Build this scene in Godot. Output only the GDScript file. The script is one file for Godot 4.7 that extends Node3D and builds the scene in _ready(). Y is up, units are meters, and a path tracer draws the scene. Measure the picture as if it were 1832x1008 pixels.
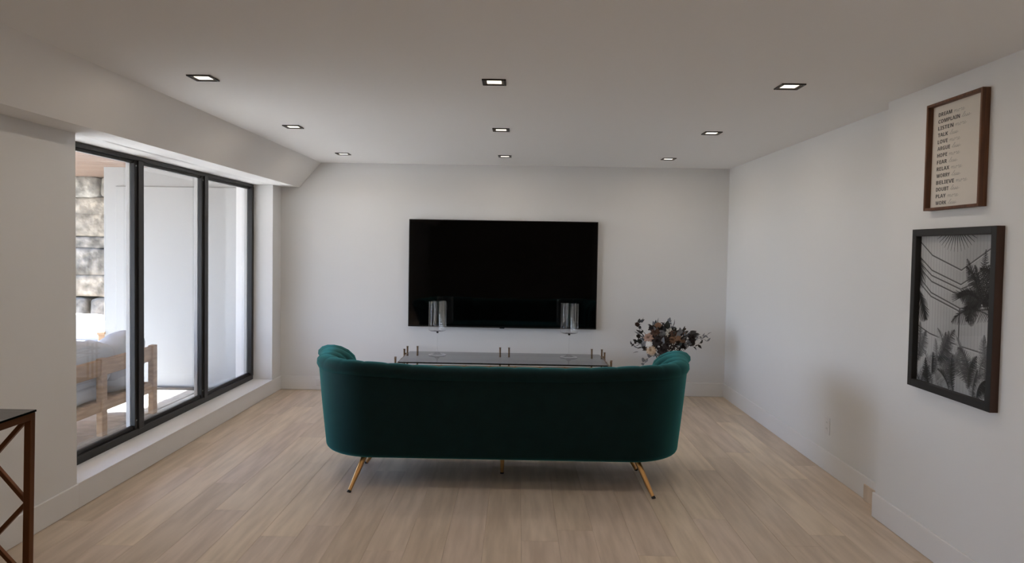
extends Node3D
# Living room with a green velvet sofa facing a wall-mounted television.
# x right, y up, -z away from the camera; the floor is y = 0, the camera stands at x = z = 0.

const CEIL := 2.354
const BACK := -7.386          # face of the back wall
const LEFT := -2.453          # face of the left wall
const RIGHT := 2.157          # face of the far right wall
const NEAR_RIGHT := 2.063     # face of the near right wall, past the jog
const JOG := -4.058
const REAR := 5.2
const WIN_NEAR := -3.95
const WIN_FAR := -7.135
const WIN2_FAR := -0.6
const WIN2_NEAR := 0.65
const SILL := 0.145
const HEAD := 2.0965
const FRAME_X := -2.645

var mats := {}

func _ready() -> void:
	# ---- camera, sky, sun, exposure ----
	var cam := Camera3D.new()
	cam.name = "camera"
	cam.projection = Camera3D.PROJECTION_FRUSTUM
	cam.near = 0.05
	cam.far = 200.0
	cam.size = 0.05 * 1008.0 / 1280.0
	cam.frustum_offset = Vector2(0, -0.05 * (504.0 - 489.95) / 1280.0)
	cam.position = Vector3(0, 1.5, 0)
	cam.rotation_order = EULER_ORDER_YXZ
	cam.rotation = Vector3(-0.034878, 0.0079257, 0.016523)
	add_child(cam, true)
	cam.current = true

	var env := Environment.new()
	env.background_mode = Environment.BG_SKY
	var sky := Sky.new()
	var sm := ProceduralSkyMaterial.new()
	sm.sky_top_color = Color(0.42, 0.56, 0.78)
	sm.sky_horizon_color = Color(0.82, 0.87, 0.92)
	sm.ground_bottom_color = Color(0.42, 0.40, 0.37)
	sm.ground_horizon_color = Color(0.62, 0.62, 0.60)
	sm.energy_multiplier = SKY_ENERGY
	sky.sky_material = sm
	env.sky = sky
	env.ambient_light_source = Environment.AMBIENT_SOURCE_SKY
	env.tonemap_mode = Environment.TONE_MAPPER_LINEAR
	env.tonemap_exposure = EXPOSURE
	env.sdfgi_enabled = true
	env.ssao_enabled = true
	env.ssil_enabled = true
	var we := WorldEnvironment.new()
	we.name = "world_environment"
	we.environment = env
	add_child(we, true)

	var sun := DirectionalLight3D.new()
	sun.name = "sun"
	sun.light_energy = SUN_ENERGY
	sun.light_color = Color(0.955, 0.98, 1.0)
	sun.light_angular_distance = 0.6
	sun.shadow_enabled = true
	add_child(sun, true)
	sun.look_at_from_position(Vector3.ZERO, -Vector3(-0.72, 0.70, -0.08), Vector3.UP)

	make_materials()
	build_room()
	build_window("window_1", "tall three pane window in a black frame with a deep white sill", WIN_FAR, WIN_NEAR, [[-6.085, -5.985], [-5.035, -4.935]])
	build_window("window_2", "second black framed window on the left wall, behind the viewer", WIN2_FAR, WIN2_NEAR, [[-0.22, -0.16], [0.19, 0.25]])  # out of view, added to bring more daylight into the near room
	build_patio()
	build_sofa()
	build_television()
	build_media_table()
	build_candle_glass(Vector3(-0.775, 0.4475, -6.97), "stemmed glass candle holder on the left end of the glass table")
	build_candle_glass(Vector3(0.513, 0.4475, -6.97), "stemmed glass candle holder on the right end of the glass table")
	build_bouquet()
	build_word_picture()
	build_palm_picture()
	build_side_console()
	build_downlights()
	build_small_fittings()

const EXPOSURE := 1.03
const SKY_ENERGY := 11.5
const SUN_ENERGY := 20.0
const LAMP_ENERGY := 0.19

# ------------------------------------------------------------------ helpers
func obj(called: String, st: SurfaceTool, mat: Material, parent: Node = self) -> MeshInstance3D:
	var mi := MeshInstance3D.new()
	mi.name = called
	mi.mesh = st.commit()
	mi.material_override = mat
	mi.cast_shadow = GeometryInstance3D.SHADOW_CASTING_SETTING_ON
	parent.add_child(mi, true)
	return mi

func put(called: String, mesh: Mesh, mat: Material, parent: Node, tr: Transform3D) -> MeshInstance3D:
	var mi := MeshInstance3D.new()
	mi.name = called
	mi.mesh = mesh
	mi.material_override = mat
	mi.transform = tr
	parent.add_child(mi, true)
	return mi

func thing(called: String, label: String, category: String, at := Vector3.ZERO, turn := 0.0, group := "") -> Node3D:
	var o := Node3D.new()
	o.name = called
	o.position = at
	o.rotation.y = turn
	add_child(o, true)
	tag(o, label, category, group)
	return o

func tag(o: Node, label: String, category: String, group := "") -> void:
	o.set_meta("label", label)
	o.set_meta("category", category)
	if group != "":
		o.set_meta("group", group)

func struct(called: String, st: SurfaceTool, mat: Material, label := "", category := "") -> MeshInstance3D:
	var mi := obj(called, st, mat)
	mi.set_meta("kind", "structure")
	if label != "":
		tag(mi, label, category)
	return mi

func new_st() -> SurfaceTool:
	var st := SurfaceTool.new()
	st.begin(Mesh.PRIMITIVE_TRIANGLES)
	st.set_smooth_group(-1)
	return st

func done(st: SurfaceTool) -> SurfaceTool:
	st.generate_normals()
	return st

# three corners given anticlockwise as seen from outside
func tri(st: SurfaceTool, a: Vector3, b: Vector3, c: Vector3) -> void:
	st.add_vertex(a)
	st.add_vertex(c)
	st.add_vertex(b)

func quad(st: SurfaceTool, a: Vector3, b: Vector3, c: Vector3, d: Vector3) -> void:
	tri(st, a, b, c)
	tri(st, a, c, d)

# a box, its edges chamfered by b
func box(st: SurfaceTool, c: Vector3, s: Vector3, b := 0.0, basis := Basis.IDENTITY) -> void:
	st.set_smooth_group(-1)
	var h := s * 0.5
	b = minf(b, minf(h.x, minf(h.y, h.z)) * 0.9)
	var v := {}
	for ax in 3:
		for i in 8:
			var sg := Vector3(1 if i & 1 else -1, 1 if i & 2 else -1, 1 if i & 4 else -1)
			var p := sg * h
			for k in 3:
				if k != ax:
					p[k] -= sg[k] * b
			v[ax * 8 + i] = c + basis * p
	for ax in 3:
		var u := (ax + 1) % 3
		var w := (ax + 2) % 3
		for sgn in 2:
			var base := sgn << ax
			var i00: int = base
			var i10: int = base | (1 << u)
			var i11: int = base | (1 << u) | (1 << w)
			var i01: int = base | (1 << w)
			if sgn == 1:
				quad(st, v[ax * 8 + i00], v[ax * 8 + i10], v[ax * 8 + i11], v[ax * 8 + i01])
			else:
				quad(st, v[ax * 8 + i00], v[ax * 8 + i01], v[ax * 8 + i11], v[ax * 8 + i10])
	if b <= 0.0:
		return
	for ax in 3:                                   # edges that run along ax
		var u := (ax + 1) % 3
		var w := (ax + 2) % 3
		for su in 2:
			for sw in 2:
				var lo: int = (su << u) | (sw << w)
				var hi: int = lo | (1 << ax)
				var a: Vector3 = v[u * 8 + lo]
				var bb: Vector3 = v[w * 8 + lo]
				var cc: Vector3 = v[w * 8 + hi]
				var dd: Vector3 = v[u * 8 + hi]
				if su == sw:
					quad(st, a, bb, cc, dd)
				else:
					quad(st, a, dd, cc, bb)
	for i in 8:
		var n := (i & 1) + ((i >> 1) & 1) + ((i >> 2) & 1)
		if n % 2 == 1:
			tri(st, v[i], v[8 + i], v[16 + i])
		else:
			tri(st, v[i], v[16 + i], v[8 + i])

func box_between(st: SurfaceTool, lo: Vector3, hi: Vector3, b := 0.0) -> void:
	box(st, (lo + hi) * 0.5, hi - lo, b)

# a square bar from a to b
func bar(st: SurfaceTool, a: Vector3, b: Vector3, w: float, d: float, up := Vector3.UP, bevel := 0.001) -> void:
	var z := (b - a).normalized()
	var x := up.cross(z)
	if x.length() < 0.01:
		x = Vector3.RIGHT
	x = x.normalized()
	var y := z.cross(x)
	box(st, (a + b) * 0.5, Vector3(w, d, a.distance_to(b)), bevel, Basis(x, y, z))

# a round tube through points with one radius for each
func tube(st: SurfaceTool, pts: Array, radii: Array, sides := 10, capped := true) -> void:
	st.set_smooth_group(1)
	var rings := []
	for i in pts.size():
		var t: Vector3 = (pts[mini(i + 1, pts.size() - 1)] - pts[maxi(i - 1, 0)]).normalized()
		var x := t.cross(Vector3.UP if absf(t.y) < 0.9 else Vector3.RIGHT).normalized()
		var y := t.cross(x)
		var ring := []
		var r: float = radii[mini(i, radii.size() - 1)]
		for k in sides:
			var a := TAU * k / sides
			ring.append(pts[i] + (x * cos(a) + y * sin(a)) * r)
		rings.append(ring)
	for i in rings.size() - 1:
		for k in sides:
			var k2 := (k + 1) % sides
			quad(st, rings[i][k], rings[i][k2], rings[i + 1][k2], rings[i + 1][k])
	if capped:
		st.set_smooth_group(2)
		for k in sides:
			var k2 := (k + 1) % sides
			tri(st, pts[0], rings[0][k2], rings[0][k])
			tri(st, pts[-1], rings[-1][k], rings[-1][k2])
	st.set_smooth_group(-1)

# a profile of (radius, height) turned about the y axis through c
func lathe(st: SurfaceTool, c: Vector3, prof: Array, seg := 32) -> void:
	st.set_smooth_group(3)
	for i in prof.size() - 1:
		var p: Vector2 = prof[i]
		var q: Vector2 = prof[i + 1]
		for k in seg:
			var a := TAU * k / seg
			var b := TAU * (k + 1) / seg
			var da := Vector3(cos(a), 0, -sin(a))
			var db := Vector3(cos(b), 0, -sin(b))
			var up := Vector3.UP
			if p.x < 0.00001:
				tri(st, c + up * p.y, c + db * q.x + up * q.y, c + da * q.x + up * q.y)
			elif q.x < 0.00001:
				tri(st, c + da * p.x + up * p.y, c + db * p.x + up * p.y, c + up * q.y)
			else:
				quad(st, c + da * p.x + up * p.y, c + db * p.x + up * p.y, c + db * q.x + up * q.y, c + da * q.x + up * q.y)
	st.set_smooth_group(-1)

# a cube of n x n facets a side, rounded and roughened: cushions and stones
func lump(st: SurfaceTool, c: Vector3, s: Vector3, power: float, n: int, noise: FastNoiseLite, rough: float, freq := 1.0, sag := 0.0) -> void:
	st.set_smooth_group(5)
	var h := s * 0.5
	for face in 6:
		var ax := face % 3
		var sgn := 1.0 if face < 3 else -1.0
		var g := []
		for j in n + 1:
			for i in n + 1:
				var p := Vector3.ZERO
				p[ax] = sgn
				p[(ax + 1) % 3] = (2.0 * i / n - 1.0)
				p[(ax + 2) % 3] = (2.0 * j / n - 1.0)
				for k in 3:                               # crowd the grid towards the edges
					p[k] = sin(p[k] * PI * 0.5) * 0.35 + p[k] * 0.65
				var len := pow(pow(absf(p.x), power) + pow(absf(p.y), power) + pow(absf(p.z), power), 1.0 / power)
				var q := p / len * h
				var d := p.normalized()
				if noise:
					q += d * rough * noise.get_noise_3dv((c + q) * freq)
				if sag > 0.0:
					q += d * sag * (1.0 - minf(1.0, p[(ax + 1) % 3] ** 2 + p[(ax + 2) % 3] ** 2))
				g.append(c + q)
		for j in n:
			for i in n:
				var a: Vector3 = g[j * (n + 1) + i]
				var b: Vector3 = g[j * (n + 1) + i + 1]
				var cc: Vector3 = g[(j + 1) * (n + 1) + i + 1]
				var dd: Vector3 = g[(j + 1) * (n + 1) + i]
				if sgn > 0:
					quad(st, a, b, cc, dd)
				else:
					quad(st, a, dd, cc, b)
	st.set_smooth_group(-1)

# ------------------------------------------------------------------ materials
func paint(key: String, c: Color, rough: float, metal := 0.0, spec := 0.5) -> StandardMaterial3D:
	var m := StandardMaterial3D.new()
	m.resource_name = key
	m.albedo_color = c
	m.roughness = rough
	m.metallic = metal
	m.metallic_specular = spec
	mats[key] = m
	return m

func glass(key: String, c: Color, alpha: float) -> StandardMaterial3D:
	var m := paint(key, Color(c.r, c.g, c.b, alpha), 0.0)
	m.transparency = BaseMaterial3D.TRANSPARENCY_ALPHA
	return m

func noise_tex(freq: float, seed_: int, ramp: Array, size := 512, octaves := 4, stretch := Vector2.ONE) -> ImageTexture:
	var n := FastNoiseLite.new()
	n.seed = seed_
	n.noise_type = FastNoiseLite.TYPE_SIMPLEX_SMOOTH
	n.frequency = freq
	n.fractal_octaves = octaves
	var im := Image.create(size, size, false, Image.FORMAT_RGB8)
	for y in size:
		for x in size:
			# wrap both ways by mixing towards the far edges
			var fx := float(x) / size
			var fy := float(y) / size
			var a := n.get_noise_2d(x * stretch.x, y * stretch.y)
			var b := n.get_noise_2d((x - size) * stretch.x, y * stretch.y)
			var c := n.get_noise_2d(x * stretch.x, (y - size) * stretch.y)
			var wx := smoothstep(0.75, 1.0, fx)
			var wy := smoothstep(0.75, 1.0, fy)
			var v := lerpf(lerpf(a, b, wx), c, wy * (1.0 - wx))
			if wx > 0.0 and wy > 0.0:
				v = lerpf(lerpf(a, b, wx), lerpf(c, n.get_noise_2d((x - size) * stretch.x, (y - size) * stretch.y), wx), wy)
			im.set_pixel(x, y, (ramp[0] as Color).lerp(ramp[1], clampf(v * 0.9 + 0.5, 0, 1)))
	return ImageTexture.create_from_image(im)

func triplanar(m: StandardMaterial3D, scale: Vector3, offset := Vector3.ZERO) -> void:
	m.uv1_triplanar = true
	m.uv1_world_triplanar = true
	m.uv1_scale = scale
	m.uv1_offset = offset

func make_materials() -> void:
	paint("wall", Color(0.908, 0.905, 0.90), 0.75, 0, 0.35)
	paint("rear_wall", Color(0.68, 0.63, 0.585), 0.8)
	paint("ceiling", Color(0.955, 0.952, 0.947), 0.85, 0, 0.3)
	paint("trim", Color(0.925, 0.922, 0.92), 0.45)
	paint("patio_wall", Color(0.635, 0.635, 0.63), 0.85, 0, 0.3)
	paint("frame", Color(0.115, 0.112, 0.11), 0.45)
	paint("frame_outer", Color(0.74, 0.73, 0.72), 0.4)
	paint("screw", Color(0.75, 0.75, 0.75), 0.35, 0.8)
	glass("pane", Color(0.9, 0.95, 0.93), 0.02)
	paint("seal", Color(0.05, 0.05, 0.05), 0.6)

	var oak := noise_tex(0.012, 4, [Color(0.80, 0.725, 0.645), Color(0.89, 0.815, 0.735)], 512, 5, Vector2(2.6, 0.7))
	var oak_grain := noise_tex(0.03, 9, [Color(0.35, 0.35, 0.35), Color(0.65, 0.65, 0.65)], 512, 4, Vector2(4.0, 0.35))
	for i in 6:
		var k := [1.0, 0.97, 1.03, 0.985, 1.015, 0.955][i] as float
		var m := paint("oak%d" % i, Color(k, k * (0.995 if i % 2 else 1.0), k * (0.985 if i % 3 else 1.0)), 0.42)
		m.albedo_texture = oak
		m.roughness_texture = null
		m.heightmap_enabled = true
		m.heightmap_texture = oak_grain
		m.heightmap_scale = 0.02
		triplanar(m, Vector3(0.9, 0.9, 0.33), Vector3(0.37 * i, 0, 0.61 * i))

	var velvet := paint("velvet", Color(0.36, 0.97, 0.98), 0.72, 0, 0.27)
	velvet.albedo_texture = noise_tex(0.02, 21, [Color(0.085, 0.055, 0.055), Color(0.135, 0.09, 0.09)], 256, 4)
	triplanar(velvet, Vector3.ONE * 1.6)
	velvet.rim_enabled = true
	velvet.rim = 0.8
	velvet.rim_tint = 1.0
	paint("brass", Color(0.80, 0.62, 0.40), 0.28, 1.0)
	paint("aged_brass", Color(0.54, 0.45, 0.36), 0.3, 1.0)
	paint("bronze", Color(0.42, 0.26, 0.15), 0.38, 0.75)
	paint("dark_foot", Color(0.05, 0.045, 0.04), 0.5)

	paint("tv_case", Color(0.02, 0.02, 0.02), 0.35)
	paint("tv_screen", Color(0.012, 0.011, 0.011), 0.04, 0, 0.5)
	var smoke := glass("smoked_glass", Color(0.06, 0.065, 0.07), 0.6)
	smoke.roughness = 0.03
	glass("clear_glass", Color(0.5, 0.52, 0.52), 0.006)
	paint("glass_edge", Color(0.02, 0.03, 0.03), 0.1)

	paint("vase", Color(0.10, 0.095, 0.09), 0.35)
	paint("leaf_dark", Color(0.20, 0.19, 0.19), 0.6)
	paint("leaf_grey", Color(0.50, 0.51, 0.53), 0.7)
	paint("leaf_green", Color(0.22, 0.24, 0.23), 0.6)
	paint("stem", Color(0.20, 0.17, 0.14), 0.7)
	paint("petal_cream", Color(0.84, 0.74, 0.63), 0.7)
	paint("petal_pink", Color(0.70, 0.58, 0.52), 0.7)
	paint("petal_tan", Color(0.52, 0.39, 0.30), 0.7)
	paint("petal_brown", Color(0.32, 0.22, 0.17), 0.7)
	paint("petal_plum", Color(0.16, 0.115, 0.115), 0.7)
	paint("petal_maroon", Color(0.13, 0.08, 0.075), 0.7)
	paint("petal_white", Color(0.86, 0.85, 0.83), 0.7)

	var walnut := paint("walnut", Color(1, 1, 1), 0.5)
	walnut.albedo_texture = noise_tex(0.03, 31, [Color(0.32, 0.19, 0.11), Color(0.46, 0.29, 0.175)], 256, 4, Vector2(1.0, 0.2))
	triplanar(walnut, Vector3(6, 1.5, 6))
	paint("charcoal", Color(0.115, 0.11, 0.105), 0.5)
	paint("dark_walnut", Color(0.25, 0.145, 0.085), 0.5)
	paint("paper", Color(0.86, 0.83, 0.79), 0.8)
	paint("ink", Color(0.27, 0.265, 0.265), 0.8)
	paint("grey_ink", Color(0.47, 0.455, 0.44), 0.8)
	glass("picture_glass", Color(0.5, 0.5, 0.5), 0.005).metallic_specular = 0.33

	paint("lamp_trim", Color(0.16, 0.145, 0.135), 0.4, 0.3)
	paint("lamp_baffle", Color(0.42, 0.39, 0.36), 0.5)
	var lens := paint("lamp_lens", Color(1, 0.97, 0.92), 0.4)
	lens.emission_enabled = true
	lens.emission = Color(1.0, 0.95, 0.87)
	lens.emission_energy_multiplier = 2.2
	paint("plastic", Color(0.89, 0.885, 0.88), 0.4)
	paint("plastic_slot", Color(0.22, 0.22, 0.22), 0.6)

	# the patio
	var stone := noise_tex(0.013, 51, [Color(0.40, 0.385, 0.355), Color(0.73, 0.705, 0.66)], 512, 6)
	var stone_relief := noise_tex(0.014, 52, [Color(0, 0, 0), Color(1, 1, 1)], 512, 6)
	for i in 3:
		var m := paint("stone%d" % i, [Color(1, 1, 1), Color(0.90, 0.885, 0.87), Color(1.0, 0.97, 0.93)][i], 0.9)
		m.albedo_texture = stone
		m.heightmap_enabled = true
		m.heightmap_texture = stone_relief
		m.heightmap_scale = 1.4
		triplanar(m, Vector3.ONE * 0.9, Vector3.ONE * 0.3 * i)
	paint("mortar", Color(0.34, 0.32, 0.30), 0.95)
	var grit := noise_tex(0.02, 57, [Color(0.60, 0.585, 0.56), Color(0.72, 0.70, 0.675)], 256, 5)
	for i in 3:
		var m := paint("paver%d" % i, [Color(1.0, 1.0, 1.0), Color(0.94, 0.94, 0.94), Color(0.98, 0.97, 0.96)][i], 0.9)
		m.albedo_texture = grit
		triplanar(m, Vector3.ONE * 1.3, Vector3.ONE * 0.27 * i)
	var cedar := noise_tex(0.025, 61, [Color(0.46, 0.375, 0.315), Color(0.57, 0.475, 0.405)], 256, 4, Vector2(0.25, 2.0))
	for i in 3:
		var m := paint("cedar%d" % i, [Color(1, 1, 1), Color(0.95, 0.93, 0.92), Color(1.0, 0.97, 0.95)][i], 0.6)
		m.albedo_texture = cedar
		triplanar(m, Vector3(0.5, 1, 2), Vector3(0.3 * i, 0, 0.2 * i))
	var teak := paint("teak", Color(1, 1, 1), 0.65)
	teak.albedo_texture = noise_tex(0.03, 71, [Color(0.58, 0.46, 0.35), Color(0.71, 0.59, 0.47)], 256, 4, Vector2(0.4, 1.6))
	triplanar(teak, Vector3(2, 2, 1))
	var linen := paint("linen", Color(0.76, 0.765, 0.775), 0.9, 0, 0.2)
	linen.rim_enabled = true
	linen.rim = 0.2

# ------------------------------------------------------------------ the room
func build_room() -> void:
	var st := new_st()
	box_between(st, Vector3(-2.82, -0.16, -7.55), Vector3(2.4, -0.0125, REAR + 0.15))
	var fl := struct("floor", done(st), mats.seal, "light oak plank floor of the living room", "floor")
	var rng := RandomNumberGenerator.new()
	rng.seed = 5
	# boards run towards the television; the joints are hairlines
	var w := 0.192
	var lens := [1.55, 1.22, 0.86]
	var shared := {}
	var x := -2.455
	var row := 0
	while x < 2.16:
		var z := BACK + 0.01
		var first: float = [0.5, 1.1, 0.8, 1.4, 0.3, 0.95, 0.65][row % 7]
		var zz := z
		var n := 0
		while zz < REAR - 0.02:
			var l: float = first if n == 0 else lens[0]
			l = minf(l, REAR - zz)
			var key := snappedf(l, 0.001)
			if not shared.has(key):
				var s2 := new_st()
				box(s2, Vector3(0, -0.006, 0), Vector3(w - 0.0006, 0.012, l - 0.0006), 0.0007)
				shared[key] = done(s2).commit()
			put("plank", shared[key], mats["oak%d" % rng.randi_range(0, 5)], fl, Transform3D(Basis.IDENTITY, Vector3(x + w * 0.5, 0, zz + l * 0.5)))
			zz += l
			n += 1
		x += w
		row += 1

	st = new_st()
	box_between(st, Vector3(-2.82, CEIL, -7.55), Vector3(2.4, CEIL + 0.16, REAR + 0.15))
	var ce := struct("ceiling", done(st), mats.ceiling, "flat white ceiling with a sloped bulkhead over the window wall", "ceiling")
	# bulkhead with a sloping face along the window wall
	st = new_st()
	var z0 := BACK - 0.01
	var z1 := REAR + 0.01
	var pr := [Vector2(LEFT - 0.01, HEAD), Vector2(-2.2643, HEAD), Vector2(-2.0368, CEIL + 0.01), Vector2(LEFT - 0.01, CEIL + 0.01)]
	for i in 4:
		var a: Vector2 = pr[i]
		var b: Vector2 = pr[(i + 1) % 4]
		quad(st, Vector3(a.x, a.y, z1), Vector3(a.x, a.y, z0), Vector3(b.x, b.y, z0), Vector3(b.x, b.y, z1))
	quad(st, Vector3(pr[0].x, pr[0].y, z1), Vector3(pr[1].x, pr[1].y, z1), Vector3(pr[2].x, pr[2].y, z1), Vector3(pr[3].x, pr[3].y, z1))
	quad(st, Vector3(pr[3].x, pr[3].y, z0), Vector3(pr[2].x, pr[2].y, z0), Vector3(pr[1].x, pr[1].y, z0), Vector3(pr[0].x, pr[0].y, z0))
	obj("bulkhead", done(st), mats.ceiling, ce)

	st = new_st()
	box_between(st, Vector3(-2.82, -0.15, BACK - 0.165), Vector3(2.4, CEIL + 0.01, BACK))
	struct("wall_back", done(st), mats.wall, "white back wall behind the television", "wall")

	st = new_st()
	var ox := -2.82
	box_between(st, Vector3(ox, -0.15, WIN_FAR), Vector3(LEFT, SILL - 0.012, WIN_NEAR))
	box_between(st, Vector3(ox, HEAD, WIN_FAR), Vector3(LEFT, CEIL + 0.01, WIN_NEAR))
	box_between(st, Vector3(ox, -0.15, WIN_NEAR), Vector3(LEFT, CEIL + 0.01, WIN2_FAR))
	box_between(st, Vector3(ox, -0.15, WIN2_FAR), Vector3(LEFT, SILL - 0.012, WIN2_NEAR))
	box_between(st, Vector3(ox, HEAD, WIN2_FAR), Vector3(LEFT, CEIL + 0.01, WIN2_NEAR))
	box_between(st, Vector3(ox, -0.15, WIN2_NEAR), Vector3(LEFT, CEIL + 0.01, REAR + 0.15))
	box_between(st, Vector3(ox, -0.15, BACK - 0.01), Vector3(LEFT, CEIL + 0.01, WIN_FAR))
	struct("wall_left", done(st), mats.wall, "white left wall around the black framed window", "wall")

	st = new_st()
	box_between(st, Vector3(RIGHT, -0.15, BACK - 0.01), Vector3(2.4, CEIL + 0.01, JOG + 0.01))
	box_between(st, Vector3(NEAR_RIGHT, -0.15, JOG), Vector3(2.4, CEIL + 0.01, REAR + 0.15))
	struct("wall_right", done(st), mats.wall, "white right wall stepping inwards where the pictures hang", "wall")

	st = new_st()
	box_between(st, Vector3(-2.82, -0.15, REAR), Vector3(2.4, CEIL + 0.01, REAR + 0.16))
	struct("wall_rear", done(st), mats.rear_wall, "taupe wall behind the viewer", "wall")

	# baseboards with an eased top edge
	st = new_st()
	base_run(st, Vector3(LEFT, 0, WIN_NEAR - 0.002), Vector3(LEFT, 0, REAR), Vector3(1, 0, 0))
	base_run(st, Vector3(LEFT, 0, BACK + 0.014), Vector3(LEFT, 0, WIN_NEAR + 0.002), Vector3(1, 0, 0))
	struct("baseboard_left", done(st), mats.trim, "white baseboard under the window sill on the left wall", "baseboard")
	st = new_st()
	base_run(st, Vector3(LEFT + 0.002, 0, BACK), Vector3(RIGHT - 0.002, 0, BACK), Vector3(0, 0, 1))
	struct("baseboard_back", done(st), mats.trim, "white baseboard along the back wall behind the sofa", "baseboard")
	st = new_st()
	base_run(st, Vector3(RIGHT, 0, BACK + 0.014), Vector3(RIGHT, 0, JOG - 0.001), Vector3(-1, 0, 0))
	base_run(st, Vector3(NEAR_RIGHT, 0, JOG - 0.012), Vector3(NEAR_RIGHT, 0, REAR), Vector3(-1, 0, 0))
	base_run(st, Vector3(RIGHT - 0.013, 0, JOG), Vector3(NEAR_RIGHT - 0.012, 0, JOG), Vector3(0, 0, -1))
	struct("baseboard_right", done(st), mats.trim, "white baseboard along the right wall below the pictures", "baseboard")

# one length of baseboard from a to b, standing out from the wall along n
func base_run(st: SurfaceTool, a: Vector3, b: Vector3, n: Vector3) -> void:
	var t := 0.0125
	var h := 0.142
	var lo := Vector3(minf(a.x, b.x), 0.001, minf(a.z, b.z))
	var hi := Vector3(maxf(a.x, b.x), h, maxf(a.z, b.z))
	if n.x > 0:
		hi.x += t
	elif n.x < 0:
		lo.x -= t
	elif n.z > 0:
		hi.z += t
	else:
		lo.z -= t
	box_between(st, lo, hi, 0.003)

func build_window(called: String, label: String, zf: float, zn: float, splits: Array) -> void:
	var w := thing(called, label, "window")
	w.set_meta("kind", "structure")
	var st := new_st()
	box_between(st, Vector3(FRAME_X - 0.12, SILL - 0.013, zf - 0.001), Vector3(LEFT + 0.0125, SILL, zn + 0.001), 0.002)
	obj("sill", done(st), mats.trim, w)
	var y0 := SILL
	var y1 := HEAD
	var fx := FRAME_X
	# outer frame: a wide inner face and a stepped stop behind it
	st = new_st()
	box_between(st, Vector3(fx - 0.042, y0, zf), Vector3(fx, y0 + 0.05, zn), 0.002)
	box_between(st, Vector3(fx - 0.042, y0 + 0.05, zf), Vector3(fx - 0.02, y0 + 0.075, zn), 0.002)
	obj("bottom_rail", done(st), mats.frame, w)
	st = new_st()
	box_between(st, Vector3(fx - 0.042, y1 - 0.03, zf), Vector3(fx, y1, zn), 0.002)
	box_between(st, Vector3(fx - 0.042, y1 - 0.05, zf), Vector3(fx - 0.02, y1 - 0.03, zn), 0.002)
	obj("top_rail", done(st), mats.frame, w)
	var bars := [[zf, zf + 0.05], splits[0], splits[1], [zn - 0.085, zn]]
	for i in 4:
		st = new_st()
		var a: float = bars[i][0]
		var b: float = bars[i][1]
		box_between(st, Vector3(fx - 0.04, y0 + 0.04, a), Vector3(fx + 0.004, y1 - 0.025, b - 0.03 if i == 1 or i == 2 else b), 0.003)
		if i == 1 or i == 2:
			box_between(st, Vector3(fx - 0.04, y0 + 0.04, b - 0.032), Vector3(fx - 0.008, y1 - 0.025, b), 0.003)
		var mu := obj("mullion" if i == 1 or i == 2 else "stile", done(st), mats.frame, w)
		if i == 1 or i == 2:
			for yy in [y0 + 0.11, y1 - 0.065]:
				var s2 := new_st()
				tube(s2, [Vector3(fx - 0.009, yy, b - 0.016), Vector3(fx - 0.005, yy, b - 0.016)], [0.006], 12)
				obj("screw", done(s2), mats.screw, mu)
	# the lighter outer half of the frame, beyond the glass
	st = new_st()
	for i in 4:
		var a: float = bars[i][0]
		var b: float = bars[i][1]
		box_between(st, Vector3(fx - 0.080, y0 + 0.03, a + 0.012), Vector3(fx - 0.050, y1 - 0.03, b - 0.012), 0.003)
	box_between(st, Vector3(fx - 0.080, y0, zf + 0.01), Vector3(fx - 0.050, y0 + 0.055, zn - 0.01), 0.003)
	box_between(st, Vector3(fx - 0.080, y1 - 0.045, zf + 0.01), Vector3(fx - 0.050, y1, zn - 0.01), 0.003)
	obj("outer_frame", done(st), mats.frame_outer, w)
	for i in 3:
		st = new_st()
		box_between(st, Vector3(fx - 0.0485, y0 + 0.05, bars[i][1] - 0.03), Vector3(fx - 0.0425, y1 - 0.03, bars[i + 1][0] + 0.03))
		obj("pane", done(st), mats.pane, w)
		# dark gasket round each pane, seen edge on
		st = new_st()
		box_between(st, Vector3(fx - 0.056, y0 + 0.062, bars[i + 1][0] + 0.003), Vector3(fx - 0.0495, y1 - 0.05, bars[i + 1][0] + 0.012))
		obj("gasket", done(st), mats.seal, w)

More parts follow.
